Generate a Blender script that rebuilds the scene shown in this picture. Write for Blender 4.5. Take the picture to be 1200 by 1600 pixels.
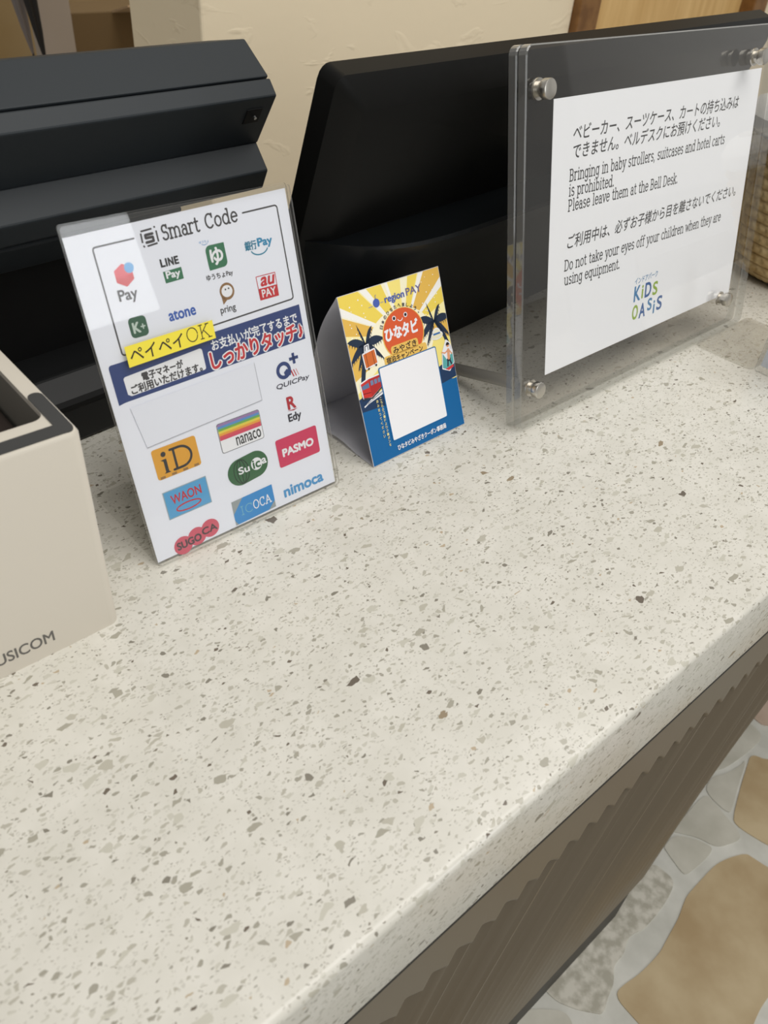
import bpy, bmesh, math, random
from mathutils import Vector, Matrix
from mathutils.geometry import tessellate_polygon
from math import sin, cos, pi, radians as R_
random.seed(7)
C = bpy.context.scene.collection
S = bpy.context.scene
for o in list(bpy.data.objects): bpy.data.objects.remove(o)

H = 0.79                      # counter top above the floor

# ------------------------------------------------------------------ camera
def cam_axes(yaw, pit, rol):
    B = Matrix(((1,0,0),(0,0,-1),(0,1,0)))
    Rz = Matrix(((cos(yaw),sin(yaw),0),(-sin(yaw),cos(yaw),0),(0,0,1)))
    Rx = Matrix(((1,0,0),(0,cos(pit),-sin(pit)),(0,sin(pit),cos(pit))))
    Rr = Matrix(((cos(rol),-sin(rol),0),(sin(rol),cos(rol),0),(0,0,1)))
    return Rr @ Rx @ B @ Rz
A = cam_axes(-0.7897, 0.6912, 0.0983)
cam = bpy.data.cameras.new('camera'); cam_o = bpy.data.objects.new('camera', cam); C.objects.link(cam_o)
M = Matrix((A[0], -A[1], -A[2])).transposed().to_4x4()
M.translation = Vector((0, 0, H + 0.363)); cam_o.matrix_world = M
cam.sensor_fit = 'HORIZONTAL'; cam.sensor_width = 36; cam.lens = 1229.7/1200*36
cam.clip_start = 0.01; cam.clip_end = 100
cam.dof.use_dof = True; cam.dof.focus_distance = 0.62; cam.dof.aperture_fstop = 17
S.camera = cam_o

# ------------------------------------------------------------------ light and exposure
S.view_settings.view_transform = 'Standard'; S.view_settings.look = 'None'
S.view_settings.exposure = 0.06; S.view_settings.gamma = 1.0; S.view_settings.use_curve_mapping = False
w = bpy.data.worlds.new('world'); S.world = w; w.use_nodes = True
bg = w.node_tree.nodes['Background']
bg.inputs[0].default_value = (1.0, 0.98, 0.94, 1); bg.inputs[1].default_value = 0.36
def area(name, loc, target, sx, sy, power, col):
    l = bpy.data.lights.new(name, 'AREA'); l.shape = 'RECTANGLE'; l.size = sx; l.size_y = sy
    l.energy = power; l.color = col
    o = bpy.data.objects.new(name, l); C.objects.link(o); o.location = loc
    o.rotation_euler = (Vector(target)-Vector(loc)).to_track_quat('-Z', 'Y').to_euler()
    return o
area('ceiling_light', (0.75, -0.38, 2.75), (0.65, 0.3, 0.8), 2.2, 1.2, 32, (1.0, 0.975, 0.93))
area('window_daylight', (1.22, -2.6, 1.72), (0.45, 0.35, 0.95), 0.62, 0.86, 8.5, (0.94, 0.97, 1.0))
area('edge_fill_light', (0.7, -2.2, 2.7), (0.5, 0.2, 0.8), 3.2, 0.5, 5, (1.0, 0.985, 0.95))  # unseen fill, added to make the countertop's bevelled edge shine
area('side_fill_light', (-1.7, -1.5, 1.35), (0.4, 0.4, 0.85), 1.1, 1.0, 4, (0.92, 0.96, 1.0))  # added from the left to lift the tent card's inside; no known source
area('right_daylight', (4.3, -1.0, 1.65), (0.6, 0.35, 0.95), 2.4, 1.8, 2.2, (1.0, 0.985, 0.95))
area('staff_room_fill', (1.2, 1.95, 2.4), (1.3, 3.2, 0.5), 0.9, 0.5, 17, (1.0, 0.95, 0.86))  # fill added out of view to brighten the back-room wall, post and box

# ------------------------------------------------------------------ materials
def lin(c):
    return tuple(((x/255)/12.92 if x <= 10.3 else (((x/255)+.055)/1.055)**2.4) for x in c) + (1,)
_m = {}
def mat(name, c, rough=.5, metal=0., spec=.5, coat=0.):
    if name in _m: return _m[name]
    m = bpy.data.materials.new(name); m.use_nodes = True
    b = m.node_tree.nodes['Principled BSDF']
    b.inputs['Base Color'].default_value = lin(c); b.inputs['Roughness'].default_value = rough
    b.inputs['Metallic'].default_value = metal; b.inputs['Specular IOR Level'].default_value = spec
    b.inputs['Coat Weight'].default_value = coat
    _m[name] = m; return m
def NT(m): return m.node_tree.nodes, m.node_tree.links, m.node_tree.nodes['Principled BSDF']
def noise_bump(m, scale, strength, dist=.001, detail=4, coord='Object', stretch=None):
    n, l, b = NT(m)
    tc = n.new('ShaderNodeTexCoord'); src = tc.outputs[coord]
    if stretch:
        mp = n.new('ShaderNodeMapping'); mp.inputs['Scale'].default_value = stretch
        l.new(src, mp.inputs[0]); src = mp.outputs[0]
    t = n.new('ShaderNodeTexNoise'); t.inputs['Scale'].default_value = scale; t.inputs['Detail'].default_value = detail
    l.new(src, t.inputs['Vector'])
    bp = n.new('ShaderNodeBump'); bp.inputs['Strength'].default_value = strength; bp.inputs['Distance'].default_value = dist
    l.new(t.outputs[0], bp.inputs['Height']); l.new(bp.outputs[0], b.inputs['Normal'])
    return t
def colour_noise(m, scale, c0, c1, lo=.35, hi=.65, detail=5):
    n, l, b = NT(m)
    tc = n.new('ShaderNodeTexCoord'); t = n.new('ShaderNodeTexNoise')
    t.inputs['Scale'].default_value = scale; t.inputs['Detail'].default_value = detail
    l.new(tc.outputs['Object'], t.inputs['Vector'])
    r = n.new('ShaderNodeValToRGB'); r.color_ramp.elements[0].position = lo; r.color_ramp.elements[1].position = hi
    r.color_ramp.elements[0].color = lin(c0); r.color_ramp.elements[1].color = lin(c1)
    l.new(t.outputs[0], r.inputs[0]); l.new(r.outputs[0], b.inputs['Base Color'])
    return r

def clear(name, tint, rough=.02, f0=1.0, haze=0.):
    """clear plastic sheet: lets light through, mirrors by Fresnel, plus diffuse haze, raised on rims to paint them brighter"""
    m = bpy.data.materials.new(name); m.use_nodes = True
    n, l = m.node_tree.nodes, m.node_tree.links; n.clear()
    out = n.new('ShaderNodeOutputMaterial'); tr = n.new('ShaderNodeBsdfTransparent'); gl = n.new('ShaderNodeBsdfGlossy')
    tr.inputs[0].default_value = (*tint, 1); gl.inputs['Roughness'].default_value = rough
    fr = n.new('ShaderNodeFresnel'); fr.inputs[0].default_value = 1.49
    mu = n.new('ShaderNodeMath'); mu.operation = 'MULTIPLY'; mu.inputs[1].default_value = f0
    ge = n.new('ShaderNodeNewGeometry'); inv = n.new('ShaderNodeMath'); inv.operation = 'SUBTRACT'; inv.inputs[0].default_value = 1.0
    l.new(ge.outputs['Backfacing'], inv.inputs[1]); m0 = n.new('ShaderNodeMath'); m0.operation = 'MULTIPLY'
    l.new(fr.outputs[0], m0.inputs[0]); l.new(inv.outputs[0], m0.inputs[1]); l.new(m0.outputs[0], mu.inputs[0])
    mx = n.new('ShaderNodeMixShader'); l.new(mu.outputs[0], mx.inputs[0]); l.new(tr.outputs[0], mx.inputs[1]); l.new(gl.outputs[0], mx.inputs[2])
    src = mx
    if haze:
        df = n.new('ShaderNodeBsdfDiffuse'); df.inputs[0].default_value = (.75, .74, .72, 1)
        m2 = n.new('ShaderNodeMixShader'); m2.inputs[0].default_value = haze
        l.new(mx.outputs[0], m2.inputs[1]); l.new(df.outputs[0], m2.inputs[2]); src = m2
    l.new(src.outputs[0], out.inputs[0]); return m

def quartz():
    m = mat('speckled_quartz', (226, 221, 209), .24, spec=.5)
    n, l, b = NT(m)
    tc = n.new('ShaderNodeTexCoord')
    dn = n.new('ShaderNodeTexNoise'); dn.inputs['Scale'].default_value = 160; dn.inputs['Detail'].default_value = 2
    l.new(tc.outputs['Object'], dn.inputs['Vector'])
    sub = n.new('ShaderNodeVectorMath'); sub.operation = 'SUBTRACT'; sub.inputs[1].default_value = (.5,.5,.5); l.new(dn.outputs[1], sub.inputs[0])
    scl = n.new('ShaderNodeVectorMath'); scl.operation = 'SCALE'; scl.inputs['Scale'].default_value = .0035; l.new(sub.outputs[0], scl.inputs[0])
    add = n.new('ShaderNodeVectorMath'); add.operation = 'ADD'; l.new(tc.outputs['Object'], add.inputs[0]); l.new(scl.outputs[0], add.inputs[1])
    # cloudy ground
    gn = n.new('ShaderNodeTexNoise'); gn.inputs['Scale'].default_value = 45; gn.inputs['Detail'].default_value = 6; l.new(tc.outputs['Object'], gn.inputs['Vector'])
    gr = n.new('ShaderNodeValToRGB'); gr.color_ramp.elements[0].position = .36; gr.color_ramp.elements[1].position = .7
    gr.color_ramp.elements[0].color = lin((212, 209, 199)); gr.color_ramp.elements[1].color = lin((220, 217, 208))
    l.new(gn.outputs[0], gr.inputs[0])
    col = gr.outputs[0]
    for i, (sc, edge, p, pal) in enumerate([
        (560, .10, .36, [(0,(202,199,189)),(.5,(186,182,171)),(.85,(164,160,149)),(.97,(138,131,118))]),
        (290, .10, .33, [(0,(198,195,183)),(.4,(182,178,165)),(.68,(162,158,145)),(.88,(134,129,117)),(.955,(184,168,144)),(.98,(112,102,90))]),
        (140, .11, .13, [(0,(196,193,180)),(.45,(184,180,166)),(.7,(166,162,148)),(.88,(134,129,117)),(.955,(150,135,112)),(.98,(108,99,88))])]):
        mp = n.new('ShaderNodeMapping'); mp.inputs['Location'].default_value = (i*3.1, i*1.7, i*.9)
        mp.inputs['Rotation'].default_value = (.3*i, .2, .5*i); mp.inputs['Scale'].default_value = (.82, 1.45, 1.1)
        l.new(add.outputs[0], mp.inputs[0])
        vf = n.new('ShaderNodeTexVoronoi'); vf.inputs['Scale'].default_value = sc; l.new(mp.outputs[0], vf.inputs['Vector'])
        ve = n.new('ShaderNodeTexVoronoi'); ve.feature = 'DISTANCE_TO_EDGE'; ve.inputs['Scale'].default_value = sc; l.new(mp.outputs[0], ve.inputs['Vector'])
        sp = n.new('ShaderNodeSeparateColor'); l.new(vf.outputs['Color'], sp.inputs[0])
        # random size of the chip: larger edge margin for some
        mr = n.new('ShaderNodeMath'); mr.operation = 'MULTIPLY_ADD'; mr.inputs[1].default_value = .20; mr.inputs[2].default_value = edge
        l.new(sp.outputs[2], mr.inputs[0])
        e = n.new('ShaderNodeMath'); e.operation = 'GREATER_THAN'; l.new(ve.outputs['Distance'], e.inputs[0]); l.new(mr.outputs[0], e.inputs[1])
        s_ = n.new('ShaderNodeMath'); s_.operation = 'LESS_THAN'; s_.inputs[1].default_value = p; l.new(sp.outputs[0], s_.inputs[0])
        k = n.new('ShaderNodeMath'); k.operation = 'MULTIPLY'; l.new(e.outputs[0], k.inputs[0]); l.new(s_.outputs[0], k.inputs[1])
        rp = n.new('ShaderNodeValToRGB'); rp.color_ramp.interpolation = 'CONSTANT'
        els = rp.color_ramp.elements
        while len(els) < len(pal): els.new(.5)
        for el, (ps, cc) in zip(els, pal): el.position = ps
        for el, (ps, cc) in zip(els, pal): el.color = lin(cc)
        l.new(sp.outputs[1], rp.inputs[0])
        mx = n.new('ShaderNodeMix'); mx.data_type = 'RGBA'
        l.new(k.outputs[0], mx.inputs['Factor']); l.new(col, mx.inputs['A']); l.new(rp.outputs[0], mx.inputs['B'])
        col = mx.outputs['Result']
    l.new(col, b.inputs['Base Color'])
    return m

# ------------------------------------------------------------------ mesh helpers
def finish(name, bm, mats, parent=None, smooth=False, kind=None):
    me = bpy.data.meshes.new(name)
    bmesh.ops.recalc_face_normals(bm, faces=bm.faces)
    bm.to_mesh(me); bm.free()
    for m in (mats if isinstance(mats, (list, tuple)) else [mats]): me.materials.append(m)
    if smooth:
        for p in me.polygons: p.use_smooth = True
        me.set_sharp_from_angle(angle=R_(35))
    o = bpy.data.objects.new(name, me); C.objects.link(o)
    if parent: o.parent = parent
    if kind: o['kind'] = kind
    return o
def thing(name, label, cat, loc, rot=(0,0,0), group=None):
    o = bpy.data.objects.new(name, None); C.objects.link(o); o.location = loc; o.rotation_euler = rot
    o.empty_display_size = .05; o['label'] = label; o['category'] = cat
    if group: o['group'] = group
    return o
def bevel(bm, w, seg=3, edges=None):
    if w: bmesh.ops.bevel(bm, geom=edges or bm.edges[:], offset=w, segments=seg, profile=.5, affect='EDGES', clamp_overlap=True)
def box_bm(x0, x1, y0, y1, z0, z1, bv=0, seg=2, bm=None):
    t = bmesh.new()
    bmesh.ops.create_cube(t, size=1, matrix=Matrix.Translation(((x0+x1)/2,(y0+y1)/2,(z0+z1)/2)) @ Matrix.Diagonal((x1-x0,y1-y0,z1-z0,1)))
    bevel(t, bv, seg)
    if bm is None: return t
    me = bpy.data.meshes.new('tmp'); t.to_mesh(me); t.free(); bm.from_mesh(me); bpy.data.meshes.remove(me); return bm
def prism_bm(pts, axis, a, b, bv=0, seg=2, bm=None):
    """outline pts extruded along axis 'x' (pts = y,z), 'y' (x,z) or 'z' (x,y)"""
    t = bmesh.new()
    f = {'x': lambda p, s: (s, p[0], p[1]), 'y': lambda p, s: (p[0], s, p[1]), 'z': lambda p, s: (p[0], p[1], s)}[axis]
    v0 = [t.verts.new(f(p, a)) for p in pts]; v1 = [t.verts.new(f(p, b)) for p in pts]
    n = len(pts)
    t.faces.new(v0); t.faces.new(v1[::-1])
    for i in range(n): t.faces.new((v0[i], v0[(i+1)%n], v1[(i+1)%n], v1[i]))
    bmesh.ops.recalc_face_normals(t, faces=t.faces)
    bevel(t, bv, seg)
    if bm is None: return t
    me = bpy.data.meshes.new('tmp'); t.to_mesh(me); t.free(); bm.from_mesh(me); bpy.data.meshes.remove(me); return bm
def cyl_bm(p0, p1, r0, r1=None, n=24, bv=0, bm=None):
    t = bmesh.new(); p0, p1 = Vector(p0), Vector(p1); d = p1-p0
    bmesh.ops.create_cone(t, cap_ends=True, segments=n, radius1=r0, radius2=r1 if r1 is not None else r0, depth=d.length,
        matrix=Matrix.Translation((p0+p1)/2) @ d.to_track_quat('Z','Y').to_matrix().to_4x4())
    if bv: bevel(t, bv, 2, [e for e in t.edges if any(len(f.verts) > 4 for f in e.link_faces)])
    if bm is None: return t
    me = bpy.data.meshes.new('tmp'); t.to_mesh(me); t.free(); bm.from_mesh(me); bpy.data.meshes.remove(me); return bm
def rrect(x0, x1, y0, y1, r, n=6):
    out = []
    for cx, cy, a in ((x1-r,y1-r,0),(x0+r,y1-r,90),(x0+r,y0+r,180),(x1-r,y0+r,270)):
        for i in range(n+1):
            t = R_(a+90*i/n); out.append((cx+r*cos(t), cy+r*sin(t)))
    return out
def ell(cx, cy, rx, ry=None, a0=0, a1=360, n=40):
    ry = ry or rx; k = n if abs(a1-a0) >= 359 else n+1
    return [(cx+rx*cos(R_(a0+(a1-a0)*i/n)), cy+ry*sin(R_(a0+(a1-a0)*i/n))) for i in range(k)]

# ------------------------------------------------------------------ printing: flat inks laid on a sheet, in millimetres
_tc = {}
def text_mesh(body, res=4):
    if body not in _tc:
        c = bpy.data.curves.new('t', 'FONT'); c.body = body; c.size = 1; c.resolution_u = res
        o = bpy.data.objects.new('t', c); C.objects.link(o)
        me = bpy.data.meshes.new_from_object(o.evaluated_get(bpy.context.evaluated_depsgraph_get()))
        _tc[body] = ([v.co.xy.to_tuple() for v in me.vertices], [tuple(p.vertices) for p in me.polygons])
        bpy.data.objects.remove(o); bpy.data.curves.remove(c); bpy.data.meshes.remove(me)
    return _tc[body]
def arc(cx, cy, rx, ry, a0, a1, n=14): return ell(cx, cy, rx, ry, a0, a1, n)
SB = lambda x, y, a=1., b=1.: [(x-a, y), (x+b, y)]      # slab serif
G = {   # slab-serif letters drawn with strokes: x-height 5, capitals 7
 'a': (5.6, [arc(2.5,3.4,1.7,1.6,160,0,8)+[(4.2,0.6),(4.5,0),(5.2,0)], ell(2.4,1.5,1.8,1.5,n=16)]),
 'b': (6, [[(0,7.4),(1,7.4),(1,0)], ell(3.1,2.5,2.2,2.5,n=20)]),
 'c': (5.2, [arc(2.8,2.5,2.3,2.5,40,320)]),
 'd': (6, [[(3.8,7.4),(4.8,7.4),(4.8,0),(5.6,0)], ell(2.6,2.5,2.2,2.5,n=20)]),
 'e': (5.5, [[(.5,2.7)]+arc(2.8,2.5,2.3,2.5,5,320)]),
 'f': (3.8, [arc(3.1,5.9,1.4,1.5,50,180,6)+[(1.7,0)], [(.4,4.9),(3.3,4.9)], SB(1.7,0)]),
 'g': (5.8, [ell(2.6,2.6,2.1,2.4,n=20), [(5.4,5),(4.7,5),(4.7,-.6)]+arc(2.7,-.6,2,1.7,0,-150,8)]),
 'h': (6.4, [[(0,7.4),(1,7.4),(1,0)], arc(3.1,3.1,2.1,1.9,180,0,10)+[(5.2,0)], SB(1,0), SB(5.2,0)]),
 'i': (2.9, [[(.3,5),(1.4,5),(1.4,0)], SB(1.4,0), [(1.4,6.6),(1.4,7.1)]]),
 'k': (5.8, [[(0,7.4),(1,7.4),(1,0)], [(1,1.9),(4.4,5)], [(2.3,3),(4.9,0)], SB(1,0), SB(4.9,0,.8,.6), SB(4.4,5)]),
 'l': (2.9, [[(.3,7.4),(1.4,7.4),(1.4,0)], SB(1.4,0)]),
 'm': (9.6, [[(0,5),(1,5),(1,0)], arc(2.8,3.2,1.8,1.8,180,0,8)+[(4.6,0)], arc(6.5,3.2,1.9,1.8,180,0,8)+[(8.4,0)], SB(1,0), SB(4.6,0,.8,.8), SB(8.4,0)]),
 'n': (6.4, [[(0,5),(1,5),(1,0)], arc(3.1,3.1,2.1,1.9,180,0,10)+[(5.2,0)], SB(1,0), SB(5.2,0)]),
 'o': (5.7, [ell(2.8,2.5,2.3,2.5,n=22)]),
 'p': (6, [[(0,5),(1,5),(1,-2.2)], ell(3.1,2.5,2.2,2.5,n=20), SB(1,-2.2)]),
 'q': (6, [[(5.5,5),(4.8,5),(4.8,-2.2)], ell(2.6,2.5,2.2,2.5,n=20), SB(4.8,-2.2)]),
 'r': (4.4, [[(0,5),(1,5),(1,0)], arc(2.9,3.1,1.9,1.9,180,50,8), SB(1,0,1,1.2)]),
 's': (4.6, [arc(2.3,3.75,1.6,1.25,30,250,9)+arc(2.2,1.3,1.8,1.3,80,-150,10)]),
 't': (3.8, [[(1.5,6.7),(1.5,1.2)]+arc(2.7,1.2,1.2,1.2,180,320,6), [(.3,5),(3.3,5)]]),
 'u': (6.3, [[(0,5),(1,5),(1,1.9)]+arc(3,1.9,2,1.9,180,360,10), [(4.1,5),(5,5),(5,0),(5.8,0)]]),
 'v': (5.4, [[(.5,5),(2.7,0),(4.9,5)], SB(.5,5,.7,.9), SB(4.9,5,.9,.7)]),
 'w': (8, [[(.5,5),(2.2,0),(4,4.6),(5.8,0),(7.5,5)], SB(.5,5,.7,.9), SB(7.5,5,.9,.7)]),
 'y': (5.4, [[(.5,5),(2.8,.2)], [(4.9,5),(2.4,-1.4),(1.6,-2.2),(.4,-2.2)], SB(.5,5,.7,.9), SB(4.9,5,.9,.7)]),
 'B': (6.4, [[(1,0),(1,7)], [(0,7),(3.2,7)]+arc(3.2,5.3,1.7,1.7,90,-90,8)+[(1,3.6)], [(3.2,3.6)]+arc(3.4,1.8,1.9,1.8,90,-90,8)+[(0,0)]]),
 'C': (6.6, [arc(3.5,3.5,3,3.5,45,315,20), [(5.7,6.9),(5.7,5.1)]]),
 'D': (7, [[(1,0),(1,7)], [(0,7),(2.8,7)]+arc(2.8,3.5,3.5,3.5,90,-90,14)+[(0,0)]]),
 'P': (6.1, [[(1,0),(1,7)], [(0,7),(3.2,7)]+arc(3.2,5.1,2,1.9,90,-90,8)+[(1,3.2)], SB(1,0)]),
 'S': (5.6, [arc(2.8,5.2,2,1.8,30,250,10)+arc(2.7,1.85,2.3,1.85,80,-155,12), [(4.7,7),(4.7,5.4)]]),
 'O': (7.4, [ell(3.6,3.5,3.1,3.5,n=28)]),
 'K': (6.9, [[(1,0),(1,7)], [(1,2.6),(5,7)], [(2.5,4.2),(5.6,0)], SB(1,0), SB(1,7), SB(5,7), SB(5.7,0)]),
 'A': (7, [[(.8,0),(3.5,7),(6.2,0)], [(1.8,2.5),(5.2,2.5)], SB(.8,0), SB(6.2,0)]),
 'I': (3, [[(1.4,0),(1.4,7)], SB(1.4,0), SB(1.4,7)]),
 '.': (2.2, [ell(.9,.35,.35,.35,n=8)]), ',': (2.2, [[(1,.4),(.6,-1.2)]]), ' ': (3, []),
}
class Sheet:
    step = .04
    def __init__(s): s.v = []; s.f = []; s.mi = []; s.mats = []; s.z = 1
    def m(s, mt):
        if mt not in s.mats: s.mats.append(mt)
        return s.mats.index(mt)
    def up(s): s.z += 1
    def raw(s, pts, faces, mt, dz=0):
        k = len(s.v); i = s.m(mt)
        for p in pts: s.v.append((p[0]/1000, -(s.z+dz)*s.step/1000, p[1]/1000))
        for f in faces: s.f.append(tuple(k+j for j in f)); s.mi.append(i)
    def poly(s, pts, mt, dz=0):
        tri = tessellate_polygon([[Vector((p[0], p[1], 0)) for p in pts]])
        s.raw(pts, [t for t in tri], mt, dz)
    def line(s, pts, wd, mt, close=False, dz=0, cap=True):
        pts = list(pts) + ([pts[0]] if close else [])
        for q, (a, b) in enumerate(zip(pts, pts[1:])):
            a, b = Vector(a), Vector(b); d = b-a
            if d.length < 1e-6: continue
            nrm = Vector((-d.y, d.x)).normalized()*wd/2
            s.raw([a+nrm, a-nrm, b-nrm, b+nrm], [(0,1,2,3)], mt, dz+.07*(q % 3))
        for q, p in enumerate(pts if cap else pts[1:-1]):
            s.raw(ell(p[0], p[1], wd/2, n=8), [tuple(range(8))], mt, dz+.22+.07*(q % 3))
    def text(s, body, x0, x1, y0, y1, mt, bold=0, shear=0, rot=0, dz=0, halo=None):
        v, f = text_mesh(body)
        ax, bx = min(p[0] for p in v), max(p[0] for p in v); ay, by = min(p[1] for p in v), max(p[1] for p in v)
        cx, cy = (x0+x1)/2, (y0+y1)/2
        def tr(p, dx, dy):
            x = x0+(p[0]-ax)/(bx-ax)*(x1-x0)+dx; y = y0+(p[1]-ay)/(by-ay)*(y1-y0)+dy
            x += (y-y0)*shear
            if rot:
                x, y = x-cx, y-cy; x, y = x*cos(rot)-y*sin(rot), x*sin(rot)+y*cos(rot); x, y = x+cx, y+cy
            return (x, y)
        if halo:
            for k in range(10): s.raw([tr(p, halo[1]*cos(k*pi/5), halo[1]*sin(k*pi/5)) for p in v], f, halo[0], dz+.09*k)
            dz += 1
        offs = [(0,0)] if not bold else [(bold*cos(k*pi/3), bold*sin(k*pi/3)) for k in range(6)]+[(0,0)]
        for k, (dx, dy) in enumerate(offs): s.raw([tr(p, dx, dy) for p in v], f, mt, dz+.09*k)
    def slab(s, body, x0, x1, y0, xh, mt, wd=.62, shear=0, dz=0, slope=0):
        """slab-serif line: baseline y0, x-height xh, fitted between x0 and x1"""
        k = xh/5; adv = sum(G[c][0]+.7 for c in body)-.7; kx = (x1-x0)/adv; x = 0
        for c in body:
            a, st = G[c]
            for q in st:
                pts = [(x0+(x+p[0])*kx+p[1]*k*shear, y0+p[1]*k+slope*(x+p[0])*kx) for p in q]
                s.line(pts, wd*k, mt, dz=dz)
            x += a+.7
    def build(s, name, parent):
        me = bpy.data.meshes.new(name); me.from_pydata(s.v, [], s.f)
        for m in s.mats: me.materials.append(m)
        for p, i in zip(me.polygons, s.mi): p.material_index = i
        me.update()
        o = bpy.data.objects.new(name, me); C.objects.link(o); o.parent = parent; return o
    def slabpaper(s, x0, x1, y0, y1, mt, th=.25):
        """the paper itself, a thin solid behind the inks"""
        k = len(s.v); i = s.m(mt); t = th/1000
        for y in (0, t):
            for a, b in ((x0,y0),(x1,y0),(x1,y1),(x0,y1)): s.v.append((a/1000, y, b/1000))
        for f in ((0,1,2,3),(7,6,5,4),(0,4,5,1),(1,5,6,2),(2,6,7,3),(3,7,4,0)): s.f.append(tuple(k+j for j in f)); s.mi.append(i)
def clip_rect(pts, x0, x1, y0, y1):
    def cl(P, ins, itx):
        out = []
        for i in range(len(P)):
            a, b = P[i-1], P[i]
            if ins(b):
                if not ins(a): out.append(itx(a, b))
                out.append(b)
            elif ins(a): out.append(itx(a, b))
        return out
    def ix(X): return lambda a, b: (X, a[1]+(b[1]-a[1])*(X-a[0])/(b[0]-a[0]))
    def iy(Y): return lambda a, b: (a[0]+(b[0]-a[0])*(Y-a[1])/(b[1]-a[1]), Y)
    for ins, itx in ((lambda p: p[0] >= x0, ix(x0)), (lambda p: p[0] <= x1, ix(x1)), (lambda p: p[1] >= y0, iy(y0)), (lambda p: p[1] <= y1, iy(y1))):
        if pts: pts = cl(pts, ins, itx)
    return pts
_ink = {}
def ink(r, g, b, rough=.45):
    k = (r, g, b)
    if k not in _ink:
        _ink[k] = mat('ink_%d_%d_%d' % k, k, rough, spec=.3)
    return _ink[k]

# ================================================================== THE SETTING
def slab_obj(name, bm, m, **kw): return finish(name, bm, m, kind='structure', **kw)
# floor: pale mortar with irregular flagstones set in it
mortar = mat('mortar', (196, 195, 186), .8); colour_noise(mortar, 14, (182, 181, 172), (206, 205, 197)); 
tan = mat('tan_flagstone', (176, 154, 118), .65); colour_noise(tan, 9, (160, 137, 100), (186, 168, 134))
grey = mat('grey_flagstone', (184, 180, 166), .7); colour_noise(grey, 18, (176, 173, 160), (192, 189, 177), .35, .65, 4)
greyb = mat('rough_grey_flagstone', (184, 180, 166), .75); colour_noise(greyb, 60, (164, 160, 146), (198, 194, 182), .40, .60, 6)
pink = mat('pinkish_flagstone', (178, 156, 138), .7); colour_noise(pink, 12, (164, 142, 122), (186, 166, 150))
flags = [('t',[(0.76,0.042),(0.79,0.041),(0.819,0.04),(0.841,0.038),(0.866,0.03),(0.892,0.017),(0.894,0.007),(0.898,-0.018),(0.927,-0.097),(0.829,-0.132),(0.75,-0.108),(0.708,-0.106),(0.681,-0.109),(0.644,-0.117),(0.556,-0.062),(0.56,-0.01),(0.561,0.008),(0.562,0.025),(0.569,0.034),(0.587,0.032),(0.613,0.026),(0.657,0.023),(0.683,0.027),(0.721,0.032),(0.743,0.038)]),
('t',[(1.069,0.103),(1.08,0.076),(1.147,0.038),(1.075,-0.029),(0.953,-0.054),(0.932,0.0),(0.922,0.055),(0.942,0.065),(0.998,0.083),(1.037,0.094)]),
('g',[(0.832,0.113),(0.935,0.116),(0.932,0.095),(0.923,0.066),(0.918,0.045),(0.91,0.035),(0.895,0.038),(0.864,0.052),(0.856,0.081),(0.835,0.109)]),
('g',[(0.80,0.108),(0.828,0.107),(0.842,0.092),(0.852,0.077),(0.86,0.056),(0.843,0.053),(0.811,0.056),(0.785,0.06),(0.787,0.073),(0.796,0.101)]),
('r',[(0.73,0.12),(0.764,0.101),(0.765,0.088),(0.766,0.071),(0.757,0.063),(0.733,0.058),(0.707,0.056),(0.686,0.056),(0.667,0.057),(0.646,0.064),(0.636,0.063),(0.618,0.056),(0.603,0.056),(0.591,0.055),(0.575,0.042),(0.555,0.038),(0.533,0.029),(0.523,0.04),(0.509,0.057),(0.494,0.085),(0.50,0.13)]),
('g',[(1.13,0.136),(1.121,0.106),(1.075,0.107),(1.02,0.115),(1.004,0.119),(0.967,0.135),(1.01,0.158),(1.11,0.16)]),
('p',[(1.143,0.134),(1.143,0.115),(1.185,0.092),(1.271,0.096),(1.275,0.15),(1.196,0.165),(1.15,.16)]),
('g',[(0.41,0.125),(0.45,0.105),(0.477,0.085),(0.496,0.065),(0.493,0.049),(0.467,0.024),(0.413,0.043)]),
('g',[(0.97,0.124),(0.996,0.111),(1.037,0.102),(1.048,0.104),(1.04,.098),(1.001,0.088),(0.957,0.074),(0.931,0.067),(0.937,0.117)]),
('t',[(1.30,.08),(1.45,.10),(1.56,.02),(1.47,-.10),(1.30,-.08),(1.21,.0),(1.20,.06)]),
('g',[(1.18,-.02),(1.28,-.10),(1.22,-.2),(1.08,-.18),(1.0,-.09),(1.10,-.05)]),
('p',[(.96,-.11),(1.04,-.20),(.98,-.34),(.80,-.32),(.72,-.22),(.78,-.15)]),
('t',[(.66,-.14),(.70,-.24),(.64,-.38),(.46,-.36),(.38,-.22),(.46,-.10),(.56,-.09)]),
('g',[(.42,.0),(.50,-.05),(.36,-.19),(.22,-.15),(.22,.02),(.36,.03)]),
('t',[(.18,.05),(.18,-.14),(.04,-.24),(-.14,-.16),(-.12,.04),(.06,.07)])]
bm = box_bm(-3, 9, -4, 10, -.05, 0)
fl_m = [mortar, tan, grey, pink, greyb]
for kd, pts in flags:
    n0 = len(bm.faces)
    # soften the corners of each stone
    P = [Vector(p) for p in pts]
    for _ in range(2):
        Q = []
        for i in range(len(P)):
            a, b = P[i], P[(i+1)%len(P)]; Q += [a*.78+b*.22, a*.22+b*.78]
        P = Q
    t = prism_bm([(p.x, p.y) for p in P], 'z', -.01, .0015)
    me = bpy.data.meshes.new('tmp'); t.to_mesh(me); t.free(); bm.from_mesh(me); bpy.data.meshes.remove(me)
    bm.faces.ensure_lookup_table()
    for f in bm.faces[n0:]: f.material_index = {'t':1,'g':2,'p':3,'r':4}[kd]
slab_obj('floor', bm, fl_m)

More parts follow.
